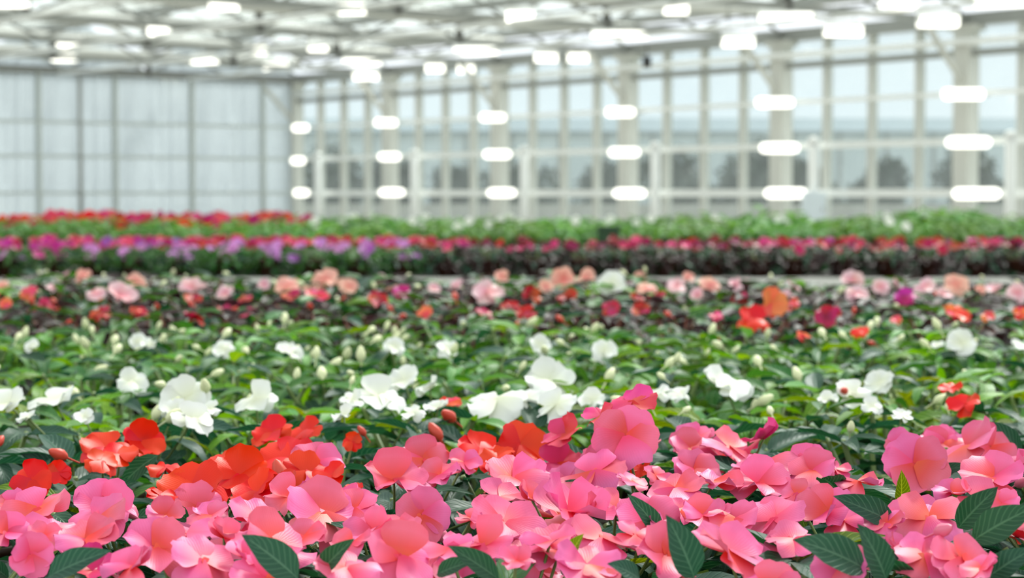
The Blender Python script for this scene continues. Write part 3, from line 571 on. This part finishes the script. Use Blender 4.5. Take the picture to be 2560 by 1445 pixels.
def build_near(q, label, group):
    o = Vector((q.x, q.y, BENCH_Z)); e = empty('impatiens_plant', o); thing(e, label, 'plant', group)
    link('pot', POT, e); link('soil', SOIL, e)
    si = R.randrange(6); tallz = 1.13 + max(0, min(1, (q.y - 4.6) / .8)) * (.08 if to_px((q.x, q.y, 1))[0] < 1650 else .0) + R.uniform(-.06, .07); rot = Matrix.Rotation(R.uniform(0, 6.28), 4, 'Z') @ Matrix.Diagonal((1, 1, tallz, 1)); sk = 'redstem' if q.leafk == 'purple' else 'stem'
    link('stem', STEM_ME[si, sk], e, rot)
    nshoot = 6; per = 7 if q.y < 2.4 else (6 if q.y < 4.4 else 4)
    for tip in STEMS[si][1]:
        t = rot @ tip; a0 = R.uniform(0, 6.28)
        for j in range(per):
            lower = j >= max(3, per - 3); a = a0 + 2.4 * j; el = R.uniform(.05, .5) if not lower else R.uniform(-.35, .12)
            L = R.uniform(.055, .082) * (1.12 if lower else 1) * (1.2 if q.y > 4.4 else 1); lk = q.leafk
            if q.leafk == 'green': lk = R.choice(('green', 'bright', 'bright', 'olive', 'fresh', 'dark') if q.y < 2.75 else ('green', 'green', 'green', 'dark', 'bright', 'fresh'))
            elif q.leafk == 'dark' and R.random() < .12: lk = R.choice(('olive', 'green'))
            elif q.leafk == 'purple' and R.random() < .38: lk = R.choice(('dark', 'green'))
            m = Matrix.Translation(t - Z * (.004 if not lower else R.uniform(.02, .05))) @ Matrix.Rotation(a, 4, 'Z') @ Matrix.Rotation(el, 4, 'X') @ Matrix.Rotation(R.uniform(-.35, .35), 4, 'Y') @ Matrix.Scale(L, 4)
            link('leaf', LMESH[lk, R.randrange(4)], e, m)
    for pa, pb, t, k, i in q.hl:
        yv = (pb - pa); L = yv.length; yv.normalize(); n0 = (Vector((0, -math.cos(t), math.sin(t) + .35))).normalized(); xv = yv.cross(n0).normalized(); n0 = xv.cross(yv)
        m = Matrix((xv, yv, n0)).transposed().to_4x4(); m.translation = pa - o
        link('leaf', LMESH[k, i], e, m @ Matrix.Scale(L * 1.05, 4))
    for p, n, size, c in q.fl: add_flower(e, o, p, n, size, c, R.uniform(-.4, .4))
    bk = BUDS.get(q.colour, 'budred')
    for _ in range(q.bud):
        tip = rot @ R.choice(STEMS[si][1]); m = Matrix.Translation(tip + Vector((R.uniform(-.03, .03), R.uniform(-.03, .03), R.uniform(.008, .026)))) @ Euler((R.uniform(-1.2, 1.2), R.uniform(-1.2, 1.2), 0)).to_matrix().to_4x4() @ Matrix.Scale(R.uniform(.5, 1.0), 4)
        link('bud', BUD[bk], e, m)
for ri, row in enumerate(ROWS):
    cnt = 0
    for ci, q in enumerate(sorted(row, key=lambda q: q.x)):
        if q.fl:
            cs = [f[3] for f in q.fl]; c = max(set(cs), key=cs.count); q.colour = c if c else q.colour
            look = f'{TONE[c]} flowering impatiens'
        else: look = {'white': 'impatiens with cream buds', 'none': 'dark green impatiens'}.get(q.colour, 'impatiens without open blooms')
        if in_view(q.x, q.y, .10):
            cnt += 1; build_near(q, f'{look}, {nth(ri + 1)} row of the near bench, {nth(cnt)} from the frosted wall', 'impatiens on the near bench')
        else: build_near(q, f'{look}, {nth(ri + 1)} row of the near bench, {end_place(ci, len(row))}', 'impatiens at the row ends of the near bench')

# ------------------------------------------------------------------ benches
def bench(x0, x1, y0, y1, label):
    e = empty('growing_bench', ((x0 + x1) / 2, (y0 + y1) / 2, 0)); w, d = x1 - x0, y1 - y0
    thing(e, label, 'bench', 'growing benches')
    link('bench_top', MB().box((0, 0, BENCH_Z - .02), w - .06, d - .06, .04).me('bench_top', M['mat']), e)
    for sx, sy, lx, ly in ((0, -1, w, .03), (0, 1, w, .03), (-1, 0, .03, d), (1, 0, .03, d)):
        link('rim', MB().box((sx * (w / 2 - .015), sy * (d / 2 - .015), BENCH_Z - .022), lx, ly, .056).me('rim', M['alu']), e)
    for i in range(5):
        for s in (-1, 1): link('leg', MB().box((-w / 2 + .25 + i * (w - .5) / 4, s * (d / 2 - .2), (BENCH_Z - .04) / 2), .05, .05, BENCH_Z - .04).me('leg', M['steel']), e)
bench(-2.1, 2.1, 1.1, 6.05, 'near growing bench carrying the rows of potted impatiens')
bench(-4.1, 4.1, 11.0, 12.5, 'second growing bench with a pale edge behind the near bench')
bench(-6.2, 6.2, 15.4, 20.4, 'far growing bench carrying green plants below the glass walls')

# ------------------------------------------------------------------ second and far bench
def foliage(name, seed, n, rad, z0, z1, L, mats):
    rr = random.Random(seed); vs, fs, uv, mi = [], [], [], []
    for _ in range(n):
        g = LEAF[rr.randrange(4)]; a = rr.uniform(0, 6.28); r = rad * math.sqrt(rr.random()); z = z0 + (z1 - z0) * rr.random() ** .6 * (1 - .35 * (r / rad) ** 2)
        m = Matrix.Translation((math.cos(a) * r * .7, math.sin(a) * r * .7, z)) @ Matrix.Rotation(a - 1.57 + rr.uniform(-.7, .7), 4, 'Z') @ Matrix.Rotation(rr.uniform(-.4, .6), 4, 'X') @ Matrix.Rotation(rr.uniform(-.4, .4), 4, 'Y') @ Matrix.Scale(L * rr.uniform(.75, 1.2), 4)
        k = len(vs); vs += [m @ Vector(x) for x in g[0]]; fs += [tuple(i + k for i in f) for f in g[1]]; uv += g[2]; mi += [rr.choice(range(len(mats)))] * len(g[1])
    me = mesh(name, vs, fs, None, uv)
    for q in mats: me.materials.append(q)
    me.polygons.foreach_set('material_index', mi); return me
FO = {'purple': [foliage('foliage', 60 + i, 72, .17, .0, .20, .085, [LM['purple'], LM['purple'], LM['dark']]) for i in range(3)],
      'green': [foliage('foliage', 70 + i, 72, .17, .0, .19, .085, [LM['green'], LM['dark'], LM['green']]) for i in range(3)],
      'fresh': [foliage('foliage', 80 + i, 60, .24, .05, .27, .13, [LM['fresh'], LM['fresh'], LM['green']]) for i in range(3)]}
def far_plant(x, y, leafk, blooms, label, group, scale=1.0, name='impatiens_plant'):
    o = Vector((x, y, BENCH_Z)); e = empty(name, o); thing(e, label, 'plant', group)
    link('pot', POT, e, Matrix.Scale(1.15, 4)); f = link('foliage', R.choice(FO[leafk]), e, Matrix.Rotation(R.uniform(0, 6.28), 4, 'Z') @ Matrix.Scale(scale, 4)); f['kind'] = 'stuff'
    link('stem', STEM_ME[R.randrange(6), 'stem'], e, Matrix.Scale(.9, 4))
    for c, dx, dy, dz, s, n in blooms: link('flower', FLAT[c, R.randrange(4)], e, Matrix.Translation((dx, dy, dz)) @ basis(n, R.uniform(-.5, .5)) @ Matrix.Scale(s, 4))
ri = 0; y = 11.2
while y < 12.35:
    half = .2613 * y + .6; n = round(2 * half / .255); cnt = 0
    for i in range(n):
        x = -half + 2 * half * (i + .5) / n + R.uniform(-.03, .03); yy = y + R.uniform(-.04, .04); px, _ = to_px((x, yy, 1.0)); bl = []
        left = px < 1000 + R.uniform(-60, 60)
        if left:
            lk = 'green'; pal = ['lilac', 'lilac', 'lilac', 'violet'] if ri < 2 else ['magenta', 'magenta', 'rose', 'crimson']
            if px < 330 and ri < 2: pal = ['lilac', 'violet', 'lilac', 'magenta']
            if px > 800 and ri >= 2: pal = ['crimson', 'crimson', 'rose']
            nb_ = 4 if ri < 2 else 6; zlo, zhi = (.10, .19) if ri == 0 else (.155, .20)
        else:
            lk = 'purple'; pal = R.choice((['crimson', 'crimson', 'rose'], ['rose', 'crimson', 'magenta'], ['crimson', 'wine', 'wine'], ['wine', 'crimson', 'wine'], ['wine', 'wine', 'rose'])); nb_ = R.choice((1, 3, 5)); zlo, zhi = .15, .195
            if ri == 0: nb_ = R.choice((1, 2, 3))
        main = R.choice(pal)
        for _ in range(nb_):
            a = R.uniform(0, 6.28); rr = R.uniform(.02, .13); bl.append((main if R.random() < .75 else R.choice(pal), math.cos(a) * rr, math.sin(a) * rr - .02, R.uniform(zlo, zhi), R.uniform(.055, .075), Vector((R.uniform(-.5, .5), R.uniform(-1, -.2), R.uniform(.3, 1)))))
        if left: look = f'green {TONE[main]} flowering plant'
        else: look = f'dark-leaved {TONE[main]} flowering plant'
        if in_view(x, yy, .12): cnt += 1; lab, grp = f'{look}, {nth(ri + 1)} row of the second bench, {nth(cnt)} from the frosted wall', 'flowering plants on the second bench'
        else: lab, grp = f'{look}, {nth(ri + 1)} row of the second bench, {end_place(i, n)}', 'row ends of the second bench'
        far_plant(x, yy, lk, bl, lab, grp, .92, 'flowering_plant')
    y += .27; ri += 1
ri = 0; y = 15.7
while y < 20.2:
    half = .2613 * y + .8; n = round(2 * half / .40); cnt = 0
    for i in range(n):
        x = -half + 2 * half * (i + .5) / n + R.uniform(-.06, .06); yy = y + R.uniform(-.08, .08); px, _ = to_px((x, yy, 1.0)); bl = []
        left = px < 740
        tall = .92 + .14 * (noise.noise(Vector((x * .9, yy * .7, 3))) ) + R.uniform(-.08, .08)
        if left:
            if ri > 3:
                for _ in range(7): bl.append((R.choice(('crimson', 'rose', 'magenta', 'salmon', 'red')), R.uniform(-.17, .17), R.uniform(-.15, .15), R.uniform(.22, .275) * tall, R.uniform(.09, .12), Vector((R.uniform(-.5, .5), -1, .5))))
            elif R.random() < .25: bl.append((R.choice(('crimson', 'rose')), R.uniform(-.1, .1), -.05, .22, .08, Vector((0, -1, .5))))
            look = 'red flowering green plant' if bl else 'leafy green plant'
        else:
            if R.random() < .12: bl = [('white', R.uniform(-.1, .1), -.1, .25, .09, Vector((0, -1, .6))), ('white', R.uniform(-.1, .1), -.1, .21, .09, Vector((0.2, -1, .6)))]
            look = 'white flowering green plant' if bl else 'leafy green plant'
        if abs(px - 1940) < 40 and ri in (4, 5, 6): tall = 1.35
        if 2260 < px < 2470 and ri > 4: tall = 1.22
        if in_view(x, yy, .2): cnt += 1; lab, grp = f'{look}, {nth(ri + 1)} row of the far bench, {nth(cnt)} from the frosted wall', 'leafy plants on the far bench'
        else: lab, grp = f'{look}, {nth(ri + 1)} row of the far bench, {end_place(i, n)}', 'row ends of the far bench'
        far_plant(x, yy, 'fresh', bl, lab, grp, tall, 'leafy_plant')
    y += .52; ri += 1
# small things by the far bench
p = at_y(1522, 582, 15.5); e = empty('dark_green_crate', (p.x, 15.52, BENCH_Z)); thing(e, 'small dark green plastic crate among the leafy plants', 'crate')
link('body', MB().box((0, 0, .1), .17, .14, .20).me('body', M['darkgreen']), e); link('rim', MB().box((0, 0, .21), .19, .16, .02).me('rim', M['darkgreen']), e)
